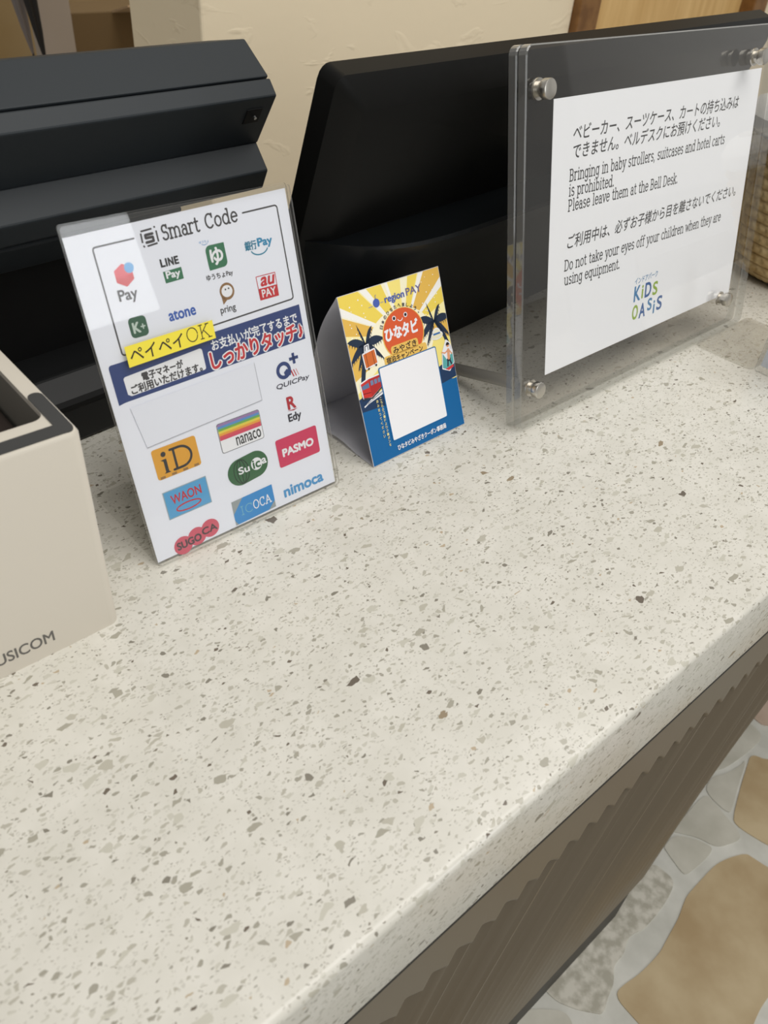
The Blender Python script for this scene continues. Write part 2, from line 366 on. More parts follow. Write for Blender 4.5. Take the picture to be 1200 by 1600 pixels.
plaster = mat('cream_plaster', (240, 225, 196), .8, spec=.25)
n, l, b = NT(plaster)
tc = n.new('ShaderNodeTexCoord')
n1 = n.new('ShaderNodeTexNoise'); n1.inputs['Scale'].default_value = 9; n1.inputs['Detail'].default_value = 3; n1.inputs['Distortion'].default_value = 1.6
n2 = n.new('ShaderNodeTexNoise'); n2.inputs['Scale'].default_value = 55; n2.inputs['Detail'].default_value = 4
mp = n.new('ShaderNodeMapping'); mp.inputs['Rotation'].default_value = (0, .6, 0); mp.inputs['Scale'].default_value = (.6, 1, 1.6)
l.new(tc.outputs['Object'], mp.inputs[0]); l.new(mp.outputs[0], n1.inputs['Vector']); l.new(tc.outputs['Object'], n2.inputs['Vector'])
rp = n.new('ShaderNodeValToRGB'); rp.color_ramp.elements[0].position = .60; rp.color_ramp.elements[1].position = .74
l.new(n1.outputs[0], rp.inputs[0])
mx = n.new('ShaderNodeMath'); mx.operation = 'MULTIPLY_ADD'; mx.inputs[1].default_value = .25; l.new(n2.outputs[0], mx.inputs[0]); l.new(rp.outputs[0], mx.inputs[2])
bp = n.new('ShaderNodeBump'); bp.inputs['Strength'].default_value = .34; bp.inputs['Distance'].default_value = .005
l.new(mx.outputs[0], bp.inputs['Height']); l.new(bp.outputs[0], b.inputs['Normal'])
WY = 1.25
slab_obj('wall_back', box_bm(.751, 1.70, WY, 1.485, 0, 2.6, .004), plaster)
brown = mat('brown_wood_frame', (128, 88, 42), .45); colour_noise(brown, 30, (112, 74, 32), (138, 98, 52))
oak = mat('light_oak', (196, 158, 100), .45); n, l, b = NT(oak)
tc = n.new('ShaderNodeTexCoord'); mp = n.new('ShaderNodeMapping'); mp.inputs['Scale'].default_value = (14, 14, 1.2); l.new(tc.outputs['Object'], mp.inputs[0])
t = n.new('ShaderNodeTexNoise'); t.inputs['Scale'].default_value = 3; t.inputs['Detail'].default_value = 4; l.new(mp.outputs[0], t.inputs['Vector'])
rp = n.new('ShaderNodeValToRGB'); rp.color_ramp.elements[0].position = .3; rp.color_ramp.elements[1].position = .7
rp.color_ramp.elements[0].color = lin((208, 166, 102)); rp.color_ramp.elements[1].color = lin((228, 190, 127)); l.new(t.outputs[0], rp.inputs[0]); l.new(rp.outputs[0], b.inputs['Base Color'])
slab_obj('trim_1', box_bm(1.70, 1.775, WY-.02, WY+.10, 0, 2.15, .004), brown)
slab_obj('door_1', box_bm(1.775, 2.50, WY+.02, WY+.06, 0, 2.1, .003), oak)
slab_obj('trim_2', box_bm(2.50, 2.575, WY-.02, WY+.10, 0, 2.15, .004), brown)
slab_obj('wall_right', box_bm(2.575, 3.6, WY, 1.485, 0, 2.6, .004), plaster)
warm = mat('tan_back_wall', (148, 126, 88), .8); colour_noise(warm, 1.5, (136, 112, 72), (158, 138, 102))
slab_obj('wall_staff_room', box_bm(-2, 7, 3.4, 3.5, 0, 2.6), warm)

# ================================================================== COUNTER
fy = lambda x: .0946 - .0145*x          # front edge of the top
bm = bmesh.new(); T = .083
x0, x1, yb = -.55, 1.65, .80
vs = [bm.verts.new((x, y, z)) for z in (H-T, H) for x, y in ((x0, fy(x0)), (x1, fy(x1)), (x1, yb), (x0, yb))]
for f in ((0,1,2,3),(7,6,5,4),(0,4,5,1),(1,5,6,2),(2,6,7,3),(3,7,4,0)): bm.faces.new([vs[i] for i in f])
bevel(bm, .0045, 5)
o = finish('countertop', bm, quartz(), smooth=True)
o['label'] = 'off-white speckled quartz countertop that all the signs stand on'; o['category'] = 'countertop'

cab = thing('counter_cabinet', 'dark brown fluted counter front under the speckled quartz countertop', 'counter', (0, 0, 0))
wood = mat('brown_laminate', (112, 101, 84), .42, spec=.4); noise_bump(wood, 60, .05, .0004, 3, 'Object', (1, 1, .15))
dark = mat('dark_plinth', (40, 37, 32), .5); gap_shade_black = mat('gap_shade_black', (24, 21, 16), .6)
py = lambda x: .1006 - .0145*x          # face of the fluted panel
# fluted panel: hollow flutes side by side under a flat rail, each flute leaning a little
ztop, zbot, zfl, pitch = H-T-.004, H-.682, H-.182, .0227
xa, xb = -.25, 1.60
SLOPE = .245
def panel_y(x, z):
    # beyond the fluted run the foot of the panel drifts inward
    t = max(0., min(1., (zfl-z)/(zfl-zbot)))
    return py(x) + max(0., x-.665)*.118*t
zs = [ztop+(zfl+.014-ztop)*j/4 for j in range(4)] + [zfl+.014-.046*j/30 for j in range(30)] + [zfl-.032+(zbot-zfl+.032)*j/26 for j in range(27)]
NX, NZ = 1120, len(zs)-1
bm = bmesh.new(); grid = []
for z in zs:
    row = []
    lean_ = max(0., zfl+.014-z)*SLOPE
    for i in range(NX+1):
        xs = xa + (xb+.14-xa)*i/NX
        ph = (xs/pitch) % 1.0
        d = .0080*(1-(2*ph-1)**2)*max(0., min(1., (z-zbot-.02)/.30))
        k = max(0., min(1., (zfl+.012-.020*ph-z)/.004+.5))     # oblique cut where each flute begins
        x = min(xb, xs-lean_)
        row.append(bm.verts.new((x, panel_y(x, z)+d*k, z)))
    grid.append(row)
for j in range(NZ):
    for i in range(NX): bm.faces.new((grid[j][i], grid[j+1][i], grid[j+1][i+1], grid[j][i+1]))
bmesh.ops.dissolve_degenerate(bm, dist=1e-6, edges=bm.edges[:])
finish('fluted_panel', bm, wood, cab, smooth=True)
bm = box_bm(-.25, 1.6, .21, .74, .02, H-T-.004); finish('cabinet_body', bm, wood, cab)
bm = prism_bm([(-.25, py(-.25)+.003), (.65, py(.65)+.003), (.72, .16), (.72, .2), (-.25, .2)], 'z', 0, zbot); finish('plinth', bm, dark, cab)
bm = prism_bm([(-.25, fy(-.25)+.0006), (1.60, fy(1.6)+.0006), (1.60, .3), (-.25, .3)], 'z', H-T-.0032, H-T); finish('gap_shade_strip', bm, gap_shade_black, cab)  # solid black strip, painting in the shade line under the countertop

# ================================================================== SMART CODE SIGN
clear_thin = clear('clear_sleeve_plastic', (.985, .985, .98), .015, 1.0, .012)
clear_edge = clear('sleeve_edge', (.66, .64, .58), .05, 2.0, .28)
lean = .305095
sg = thing('acrylic_sign_holder', 'clear upright holder with a white sheet of payment logos, beside the white box', 'sign', (.1559, .3524, H+.0018), (-lean, 0, 0))
W, HT = .1498, .2089
def pane(name, x0, x1, z0, z1, y0, y1, parent, face, edge, r=.002, ch=0):
    """clear pane with a rim hazed brighter, as if catching light"""
    t = prism_bm(rrect(x0, x1, z0, z1, r, 4), 'y', y0, y1)
    if ch: bevel(t, ch, 1, [e for e in t.edges if any(len(f.verts) > 4 for f in e.link_faces)])
    t.normal_update()
    for f in t.faces: f.material_index = 0 if abs(f.normal.y) > .9 else 1
    return finish(name, t, [face, edge], parent)
pane('front_pane', 0, W, 0, HT, 0, .0012, sg, clear_thin, clear_edge)
pane('back_pane', .0002, W-.0002, .0, HT+.001, .0034, .0046, sg, clear_thin, clear_edge)
# foot folded back from the pane: a clear L, written in the leaning frame
rl = Matrix.Rotation(lean, 3, 'X')
def unlean(y, z): v = rl @ Vector((0, y, z)); return v.y, v.z
ft = prism_bm([unlean(.0035, .0), unlean(.090, .0), unlean(.090, .0012), unlean(.0046, .0012)], 'x', .0, W)
finish('foot', ft, clear_thin, sg)
DK = ink(62, 60, 62); WH = ink(236, 237, 242); NV = ink(36, 58, 116); RD = ink(196, 40, 48); GR = ink(48, 112, 78); SK = ink(74, 150, 206)
sh = Sheet(); PW = mat('sheet_paper', (233, 236, 247), .5, spec=.3)
sh.slabpaper(1.2, 147.8, 1.6, 205.2, PW)
for i_, z_ in ((3,.2030),(7,.2030),(2,.2068),(6,.2068)): sh.v[i_] = (sh.v[i_][0], sh.v[i_][1], z_)      # cut slightly out of square
# frame line with a gap for the heading
sh.line([(40.7,195.8),(17.5,195.3)]+arc(17.5,193.6,1.7,1.7,90,180,6)+[(15.8,136.5)]+arc(17.5,136.5,1.7,1.7,180,270,6)+[(138,139.2)]+arc(138,141,1.7,1.7,270,360,6)+[(139.4,196.2)]+arc(137.6,196.2,1.8,1.8,0,90,6)+[(113.8,197.4)], .95, DK)
sh.up()
# pixel emblem before the heading
for a, b in (((45.6,198.6),(52.6,199.0)),((54.0,199.6),(55.0,199.6)),((45.4,197.6),(45.2,192.4)),((55.0,197.6),(55.0,191.4)),((54.2,190.8),(47.6,190.2)),((45.2,190.9),(46.0,190.0))): sh.line([a, b], 1.0, DK, cap=False)
sh.line([(52.4,196.4),(47.8,196.2),(47.8,194.6),(52.2,194.6),(52.2,192.4),(47.6,192.2)], 1.5, DK)
sh.slab('Smart', 58.0, 82.6, 191.6, 5.6, DK, .95, slope=.03); sh.slab('Code', 87.0, 109.8, 192.8, 5.6, DK, .95, slope=.03)
# red-and-blue hexagon over "Pay"
sh.poly([(24.2,181.0),(29.6,184.2),(34.9,181.0),(34.9,174.8),(29.6,171.4),(24.2,174.6)], ink(224, 92, 104))
sh.poly([(24.2,177.6),(29,176.2),(34.9,178),(34.9,174.8),(29.6,171.4),(24.2,174.6)], ink(206, 56, 66), .4)
sh.poly(ell(33.4,181.2,2.9), ink(110, 172, 226), .8)
sh.text('Pay', 23.0, 34.4, 162.4, 170.4, DK, .22)

for ch, xa_, xb_ in (('L',52.9,55.5),('I',56.3,56.9),('N',58.0,61.0),('E',62.0,64.4)): sh.text(ch, xa_, xb_, 177.4, 181.6, ink(40,40,42), .28)
sh.poly([(53,174.6),(65.2,175.2),(65.2,168.4),(53.2,168)], GR); sh.text('Pay', 54.6, 63.6, 169.2, 174.4, WH, .2, dz=1)
sh.text('ゆうちょ', 80.2, 86.8, 185.2, 186.8, SK); sh.line(arc(83.6,185.2,2,1,200,340,6), .3, SK)
sh.poly([(83.2,172)]+[(83.2,180)]+arc(86.6,180,3.4,3.4,180,90,6)[1:]+[(96.6,183.4),(96.6,175.6)]+arc(93.4,172.8,3.2,3.4,0,-90,6)+[(83.4,169)], GR)
sh.text('ゆ', 85.8, 94.2, 171.6, 181.4, WH, .35, dz=1)
sh.text('ゆうちょPay', 80.0, 98.6, 162.8, 166.8, DK, .1)
sh.text('銀行', 110.8, 119.2, 175.2, 180.6, ink(40,120,150), .2); sh.text('Pay', 120.4, 131.2, 174.8, 181.0, ink(46,136,178), .3)
sh.line(arc(120.8,175.6,6.4,4.2,200,340,12), .8, ink(40,130,160))
sh.poly(ell(354/4,153.9,0.1), DK)
sh.poly(ell(91.9,154.8,5.2), ink(140, 104, 64)); sh.poly([(87.2,153),(91,149.8),(87.6,147.4)], ink(140,104,64)); sh.poly(ell(91.9,154.9,3.9,3.6), WH, 1)
sh.poly(ell(91.0,156.1,.55), DK, 2); sh.poly(ell(93.3,156.3,.55), DK, 2)
sh.text('pring', 84.6, 95.6, 141.2, 146.4, DK, .1)
sh.line([(114.4,158.6),(129.0,158.6),(128.8,144),(114.6,144)], .5, RD, close=True); sh.poly([(114.4,151.0),(129.0,151.0),(128.8,144),(114.6,144)], RD)
sh.text('au', 116.8, 126.8, 152.2, 157.4, RD, .35, shear=.25); sh.text('PAY', 116.6, 127.2, 145.2, 150, WH, .12, dz=1)
sh.poly(rrect(24.3,35.4,142.4,154.2,2.6), ink(52, 92, 70)); sh.text('K', 26.4, 30.6, 145.2, 151.0, ink(190,205,196), .3, dz=1); sh.text('+', 31.2, 34.0, 146.6, 149.4, ink(190,205,196), .15, dz=1)
sh.text('atone', 50.0, 67.8, 146.4, 151.6, ink(52, 92, 176), .25)
# navy band
sh.poly([(5.5,107.3),(9.6,108)] + [(143.6,111.2),(143.2,134.6),(11,131.4)]+arc(7.6,129.4,2,2,80,180,5), NV)
sh.up()
sh.poly([(14.6,110.6)]+[(64,112.2)]+arc(64.6,113.6,1.4,1.4,-90,0,4)+[(66,124.2)]+arc(64.4,124.2,1.6,1.6,0,90,4)+[(14.2,122.6)]+arc(14,121,1.6,1.6,90,180,4)+[(12.6,112)], WH)
sh.up()
sh.text('電子マネーが', 23.8, 51.2, 117.4, 122.4, DK, .22, rot=.02); sh.text('ご利用いただけます。', 15.2, 63.2, 111.6, 117.0, DK, .22, rot=.02)
sh.text('お支払いが完了するまで', 73.0, 139.6, 122.6, 129.4, WH, .18, rot=.025)
sh.text('しっかりタッチ♪', 70.4, 142.2, 111.4, 122.6, RD, .42, rot=.03, halo=(WH, 1.25))
# card-brand marks
sh.line(ell(121.7,95,4.7,4.7,n=30), 2.5, NV, close=True)
sh.poly([(121.6,93.6),(124.2,95.4),(127.6,93.0),(126.6,90.4),(122.2,91)], NV); sh.line([(131.2,97.2),(131.2,104.6)], 2.1, NV, cap=False); sh.line([(127.6,101),(135,101)], 2.1, NV, cap=False)
for i, c_ in enumerate((RD, RD, ink(220,150,150))): sh.line([(127.4+i*2.1,93.6),(129.0+i*2.1,88.8)], .9-.2*i, c_, cap=False)
sh.text('QUICPay', 113.0, 140.6, 82.8, 87.0, ink(50,50,66), .08, shear=.25)
sh.text('R', 119.8, 126.0, 67.6, 76.0, ink(178, 34, 48), .45); sh.poly([(118.6,66.8),(127.4,66.6),(123.8,65.8)], ink(178,34,48))
sh.text('Edy', 118.4, 129.0, 57.2, 64.2, ink(44,42,54), .25)
sh.poly(rrect(63.4,96.6,55,75.6,1.6), ink(70,68,70)); sh.poly(rrect(63.75,96.25,55.35,75.25,1.4), WH, 1)
for i, c_ in enumerate(((150,120,170),(88,142,200),(110,170,80),(224,206,72),(232,160,60),(214,80,84),(208,70,100))):
    t0, t1 = 75.2-i*11.2/7, 75.2-(i+1)*11.2/7
    sh.poly([(63.9,t0),(96.1,t0),(96.1,t1),(63.9,t1)], ink(*c_), 2)
sh.text('nanaco', 75.2, 94.6, 56.8, 62.6, ink(44,44,46), .1, dz=2)
sh.poly(rrect(16.3,47.2,54,74.3,1.8), ink(222, 160, 48))
sh.slab('D', 28.4, 43.6, 57.4, 9.6, ink(44,44,46), .85, dz=1); sh.poly([(21.4,57),(26,57),(24.8,58),(24.8,66.4),(20.8,66.2),(22.6,65),(22.6,58)], ink(44,44,46), 1); sh.poly(ell(23.6,69.6,1.7), ink(44,44,46), 1)
for i in range(4): sh.poly([(18+i*8,54.2),(21.4+i*8,54.2),(21.4+i*8,55.8),(18+i*8,55.8)], ink(150,112,60), 1)
sh.poly([(77.4+9.6*cos(R_(a)) if abs(a) <= 90 else 0, 0) for a in ()] or (arc(85.6,39.3,9.9,9.4,-90,90,14)+arc(73.2,38.2,9.9,9.4,90,270,14)), ink(52, 100, 62))
for k in (-.9,-.45,0,.45,.9): sh.line([(72+7.5*sin(k)*cos(R_(a))*1.0+2, 38.2+8.6*sin(R_(a))) for a in range(-80,81,20)], .6, ink(20,40,28), dz=.6)
sh.poly(ell(86.4,39.4,4.4,4.4), WH, 1); sh.text('Su', 71.8, 80.2, 36.6, 41.4, WH, .2, dz=2); sh.text('ic', 83.4, 89.2, 36.6, 42.4, ink(52,100,62), .25, dz=2); sh.text('a', 90.8, 94.2, 37.6, 41.4, WH, .2, dz=2)
sh.poly(rrect(104,139.4,29,49.6,1.6), ink(206, 52, 92)); sh.text('PASMO', 108.4, 134.8, 36.2, 41.6, WH, .4, dz=1)
sh.poly([(16.2,26.2),(47.8,26.2),(47.8,45.5),(16.2,45.5)], ink(150,170,180)); sh.poly([(16.8,26.8),(47.2,26.8),(47.2,44.9),(16.8,44.9)], ink(84,160,210), 1)
sh.text('WAON', 20.8, 42.4, 35.4, 41.6, RD, .12, dz=2); sh.line(ell(31.6,31.0,8.8,2.4,n=30), .9, RD, close=True, dz=2)
sh.poly([(60.9,2.4),(94.4,3.2),(94.4,20.6),(61.2,20.1)], ink(150,158,160)); sh.poly([(63,2.5),(88.5,3.1),(94.4,8.4),(94.4,20.6),(70,20.2),(61,10.6),(61,6)], ink(48,138,206), 1)
sh.slab('IC', 66.6, 76.6, 8.0, 4.4, ink(130,190,200), .5, dz=2); sh.slab('OCA', 77.0, 91.6, 8.4, 4.4, WH, .85, dz=2)
sh.text('nimoca', 103.2, 137.6, 6.6, 14.0, SK, .4)
for cx, cy in ((20.8,5.6),(31.6,7.6),(42.0,9.2)): sh.poly(ell(cx,cy,6.7,6.3), ink(206,84,104), .2*(cx > 25)+.2*(cx > 35))
sh.text('SUGO', 16.4, 34.2, 3.8, 8.8, ink(70,52,56), .3, dz=1, rot=.03); sh.text('CA', 35.6, 46.8, 6.4, 11.2, ink(70,52,56), .25, dz=1, rot=.03)
p_ = sh.build('printed_sheet', sg); p_.location = (0, .0030, 0); p_['label'] = 'white sheet printed with payment logos and a navy band'
# stuck-on strips
st = Sheet(); YL = mat('yellow_label', (240, 222, 66), .55)
st.v += [(x/1000, y, z/1000) for y in (-.0001, .0000) for x, z in ((16.6,127.8),(75.6,129.9),(75.7,141.2),(16.8,140.0))]; st.m(YL)
for f in ((0,1,2,3),(7,6,5,4),(0,4,5,1),(1,5,6,2),(2,6,7,3),(3,7,4,0)): st.f.append(f); st.mi.append(0)
st.z = 4
st.text('ペイペイ', 18.6, 53.6, 130.4, 138.4, ink(52,44,40), .08, rot=.02, shear=.06); st.slab('OK', 56.2, 73.4, 131.8, 5.9, ink(52,44,40), .5)
q_ = st.build('label_strip', sg); q_.location = (0, -.0003, 0); q_['label'] = 'yellow label strip stuck across the frame'
bl = Sheet(); bl.v = [(x/1000, y, z/1000) for y in (-.00008, .0) for x, z in ((15.0,77.2),(100.4,80.8),(100.2,106.6),(11.4,104))]; bl.m(mat('blank_paper', (229,232,243), .5))
bl.f = list(((0,1,2,3),(7,6,5,4),(0,4,5,1),(1,5,6,2),(2,6,7,3),(3,7,4,0))); bl.mi = [0]*6
bl.z = 4; bl.line([(15.0,77.2),(100.4,80.8),(100.2,106.6)], .25, ink(150,150,158))
q_ = bl.build('blank_patch', sg); q_.location = (0, .0026, 0); q_['label'] = 'blank white paper patch taped over part of the sheet'

# ================================================================== TENT CARD
cl = .409233
tc_ = thing('tent_card', 'folded paper tent card with orange sun, palms and blue base', 'card', (.3406, .3534, H+.0006), (-cl, 0, .01564))
CW, CH = 103.7, 130.5
rl2 = Matrix.Rotation(cl, 3, 'X')
def unl2(y, z): v = rl2 @ Vector((0, y, z)); return v.y, v.z
cardw = mat('white_card', (238, 238, 244), .55, spec=.3)
n, l, b = NT(cardw)      # paper lets a little light through
tl = n.new('ShaderNodeBsdfTranslucent'); tl.inputs[0].default_value = (.85, .85, .9, 1); mxs = n.new('ShaderNodeMixShader'); mxs.inputs[0].default_value = .35
l.new(b.outputs[0], mxs.inputs[1]); l.new(tl.outputs[0], mxs.inputs[2]); l.new(mxs.outputs[0], n['Material Output'].inputs[0])
cd = Sheet(); cd.slabpaper(0, CW, 0, CH, cardw, .35)
YS = [(250,238,176), (238,212,92), (244,226,130), (228,184,86), (246,240,208)]
# sun rays fanning from behind the sun
ctr = (56, 88); ang = 18
ks = [(18,30,1),(30,36,4),(36,54,3),(54,60,0),(60,72,1),(72,82,4),(82,100,2),(100,108,4),(108,124,1),(124,131,0),(131,148,1),(148,154,4),(154,166,3),(166,172,0),(172,200,3),(200,208,4),(208,236,2),(236,300,0),(300,345,2),(345,362,3),(362,378,0)]
cd.poly([(0.4,40),(CW-.4,40),(CW-.4,CH-.4),(.4,CH-.4)], ink(246,242,214)); cd.up()
for a, b_, c_ in ks:
    P = clip_rect([ctr, (ctr[0]+300*cos(R_(a)), ctr[1]+300*sin(R_(a))), (ctr[0]+300*cos(R_((a+b_)/2)), ctr[1]+300*sin(R_((a+b_)/2))), (ctr[0]+300*cos(R_(b_)), ctr[1]+300*sin(R_(b_)))], .4, CW-.4, 40, CH-.4)
    if len(P) > 2: cd.poly(P, ink(*YS[c_]))
cd.up()
for a, b_ in ((30,36),(54,59),(100,104),(124,130),(148,153)):
    P = clip_rect([ctr, (ctr[0]+300*cos(R_(a)), ctr[1]+300*sin(R_(a))), (ctr[0]+300*cos(R_(b_)), ctr[1]+300*sin(R_(b_)))], .4, CW-.4, 40, CH-.4)
    if len(P) > 2: cd.poly(P, ink(244, 242, 236))
cd.up()
for _ in range(40):
    cd.poly(ell(random.choice([random.uniform(3,22), random.uniform(80,100)]), random.uniform(96,127), random.uniform(.3,.7), n=8), ink(250,248,240))
cd.poly(ell(52,84,34,26), ink(248,242,214), -.5)
# sea
cd.poly([(.4,.4),(CW-.4,.4),(CW-.4,41)]+[(CW-4-i*6, 41+1.2*sin(i*.9)+i*.25) for i in range(17)]+[(.4,46)], ink(10,98,158))
cd.poly([(.4,44)]+[(i*4, 54+2.0*sin(i*.6)+(-2 if 5 < i < 20 else 0)) for i in range(26)]+[(CW-.4,53),(CW-.4,42),(80,40),(60,43),(30,42)], ink(30,56,92), .5)
cd.up()
PN = ink(34, 48, 70)
def frond(x, y, a, L, droop):
    up, lo = [], []
    for i in range(9):
        t = i/8; px = x+L*t*cos(R_(a)); py_ = y+L*t*sin(R_(a))-droop*t*t
        wd = L*.2*sin(pi*min(1, t*.9+.1)); up.append((px, py_+wd*.6)); lo.append((px, py_-wd))
    cl_ = lambda p: (min(max(p[0], .4), CW-.4), p[1])
    up, lo = [cl_(p) for p in up], [cl_(p) for p in lo]
    cd.poly(up+lo[::-1], PN)
    for i in range(1, 8): cd.poly([lo[i], cl_((lo[i][0]+L*.05, lo[i][1]+.01)), cl_((lo[i][0]+L*.03*(1 if cos(R_(a)) > 0 else -1), lo[i][1]-L*.12))], PN)
for (tx, ty, pts) in ((17, 92, [(2.6,52),(4.5,64),(9,77),(15.6,91.5),(18.8,91.5),(13,76),(8.6,64),(7,52)]), (89, 91, [(104,54),(100,66),(96,77),(88.6,91),(90.8,92),(99,78),(102.8,68),(103.2,62)])):
    cd.poly(pts, PN)
    for a, L, dr in ((150,20,5),(190,19,9),(110,16,-1),(60,18,4),(20,20,7),(228,18,4),(-32,18,6)): frond(tx, ty, a, L, dr)
cd.up()
# sun with its face
cd.poly(ell(55.5,90,21.6,19.6), ink(236, 190, 90)); cd.poly(ell(55.5,90.2,20.8,19.0), ink(216, 92, 50), 1); cd.z += 2
for ex in (48.6, 60.6):
    cd.poly(ell(ex,103.2,1.9), WH); cd.poly(ell(ex,103.2,1.25), ink(40,30,34), 1)
cd.line(arc(54.6,102.4,2.6,2.4,200,340,8), .6, WH)
cd.text('ひな', 36.6, 53.4, 88.4, 97.4, WH, .5, shear=.05); cd.text('タビ', 54.2, 70.8, 87.8, 97.8, WH, .5, shear=.05)
cd.poly(rrect(39.6,68.4,76.6,83.6,2.4), ink(232,190,96)); cd.poly(rrect(31.2,76.6,70.6,77.8,2.4), ink(232,190,96)); cd.up()
cd.text('みやざき', 41.8, 66.4, 77.8, 82.8, ink(44,32,36), .15); cd.text('宿泊キャンペーン', 33.4, 72.0, 71.8, 76.6, ink(44,32,36), .15)
tx = '日本のひなたへ旅しよう。'
for i, ch in enumerate(tx):
    a = R_(152-i*116/11); x, y = 55.5+23.4*cos(a), 89.8+21.6*sin(a)
    cd.text(ch, x-1.3 if ch != '。' else x-.6, x+1.3 if ch != '。' else x+.5, y-1.4, y+1.4 if ch != '。' else y-.4, ink(50,46,60), .06, rot=a-pi/2)
cd.text('region', 43.2, 63.0, 114.6, 121.0, ink(76,98,176), .2); cd.text('PAY', 65.4, 81.4, 116.4, 121.8, ink(110,104,150), .1)
cd.poly(ell(34.6,118.2,3.2,3.2), ink(76,98,176)); cd.line([(34.6,121.4),(34.6,123.4),(35.4,124)], .4, ink(76,98,176)); cd.line([(26.6,116.6),(30.6,116.8)], .35, ink(130,145,200)); cd.line([(38.6,117.4),(41.4,117.6)], .35, ink(130,145,200))
# stickers: suitcase, train, hat, surfer
def sticker(pts, grow=1.0):
    cx, cy = sum(p[0] for p in pts)/len(pts), sum(p[1] for p in pts)/len(pts)
    cd.line(pts, grow*2, WH, close=True); cd.poly(pts, WH)
sticker([(12.6,74.8),(24.2,76.2),(23.6,86.4),(12.2,85.2)]); sticker([(14,86),(15.2,91),(19,91.4),(18.6,87)], .5)
cd.up(); cd.poly([(12.6,74.8),(24.2,76.2),(23.6,86.4),(12.2,85.2)], ink(208,108,50)); cd.line([(15,87.6),(15.6,90.6),(18.2,90.8),(18,87.6)], .6, ink(60,60,66))
for x in (15,21.4): cd.line([(x,75.4),(x-.3,85.6)], .5, ink(130,60,34), dz=1)
cd.poly(ell(15,73.8,.9), ink(50,50,54)); cd.poly(ell(22.6,74.6,.9), ink(50,50,54)); cd.z -= 1
sticker([(4.6,54.2),(12.4,52.6),(24.6,58.4),(24.8,66.8),(12.4,66.6),(4.2,64.8)])
sticker([(3.8,47.6),(7,49),(25,52.8),(25,55),(12,51)], .6)
cd.up(); cd.poly([(4.6,54.2),(12.4,52.6),(12.4,66.6),(4.2,64.8)], ink(200,52,46)); cd.poly([(12.4,52.6),(24.8,58.4),(24.8,66.8),(12.4,66.6)], ink(178,44,42))
cd.poly([(4.8,60.2),(11.8,60.4),(11.8,64.2),(4.8,63)], ink(96,120,156), 1)
for i in range(3): cd.poly([(13.6+i*3.7,61.2+i*.1),(16.4+i*3.7,61.4+i*.1),(16.4+i*3.7,65),(13.6+i*3.7,64.8)], ink(110,130,164), 1)
cd.line([(4.8,57.2),(12,56.4)], .5, ink(90,24,26), dz=1); cd.line([(5,53.6),(12.4,51.8),(24.6,57.6)], 1.2, ink(60,58,62), dz=1); cd.line([(4,48.4),(25,54)], .4, ink(120,120,126), dz=1); cd.z -= 1
sticker(ell(89.4,79.2,6,2.6,n=20), .6); sticker(ell(89.4,81.4,3.8,3.4,n=20), .6)
cd.up(); cd.poly(ell(89.4,79.2,6,2.2,n=24), ink(232,226,196)); cd.poly(arc(89.4,80.0,3.8,4.4,0,180,14), ink(240,234,206), 1); cd.poly([(85.6,80),(93.2,80),(93.1,81.4),(85.7,81.4)], ink(58,112,176), 2); cd.z -= 1
sticker([(89.6,52),(92,64),(98,73),(101.4,70),(103,64),(102.8,54),(97,48.6)], .7)
cd.up(); cd.poly([(89.8,52.4),(92.4,63),(95.4,58),(103,62),(102.8,54),(97,49.2)], ink(92,170,170))
cd.poly([(92.4,50.8),(101.6,52.4),(102,50.4),(96,48.8)], ink(206,66,66), 1)
cd.line([(95.6,52.6),(96.6,56.4),(98.6,57.4),(100,53.4)], 1.5, ink(40,44,60), dz=1); cd.line([(96.8,57.2),(98.8,57.6)], 2.6, ink(40,44,60), dz=1)
cd.line([(98,58.6),(98.8,64.8)], 3.0, ink(226,160,120), dz=2); cd.line([(98.6,65),(94.6,63.4),(91.4,64.8)], 1.1, ink(226,160,120), dz=2); cd.line([(99.4,65),(102,61.2)], 1.1, ink(226,160,120), dz=2)
cd.poly(ell(99,69.0,1.6,1.8), ink(226,160,120), 2); cd.poly(arc(99,69.2,1.9,2.0,-10,190,8), ink(46,36,36), 3)
# white code panel with a blue rim, left blank
cd.z += 3
cd.poly(rrect(23.4,85.6,12.8,71.8,1.6), ink(20,104,164)); cd.poly(rrect(24.4,84.8,13.4,71.0,1.2), ink(238,238,242), 1); cd.z += 2
YT = ink(226, 214, 150)
for col, (x, y0, y1, sx) in zip(('こちらのコードよりクーポンを', '読み取ってください'), ((20.0,11.6,49,.95),(16.2,20,48,.95))):
    for i, ch in enumerate(col):
        y = y1-(y1-y0)*i/(len(col)-1); cd.text(ch, x-sx, x+sx, y-1.1, y+1.1, YT, .05)
cd.text('ひなタビみやざきクーポン事務局', 27.0, 81.6, 4.2, 8.6, WH, .14)
f_ = cd.build('front_panel', tc_); f_['label'] = 'printed front of the card with sun and blank code panel'
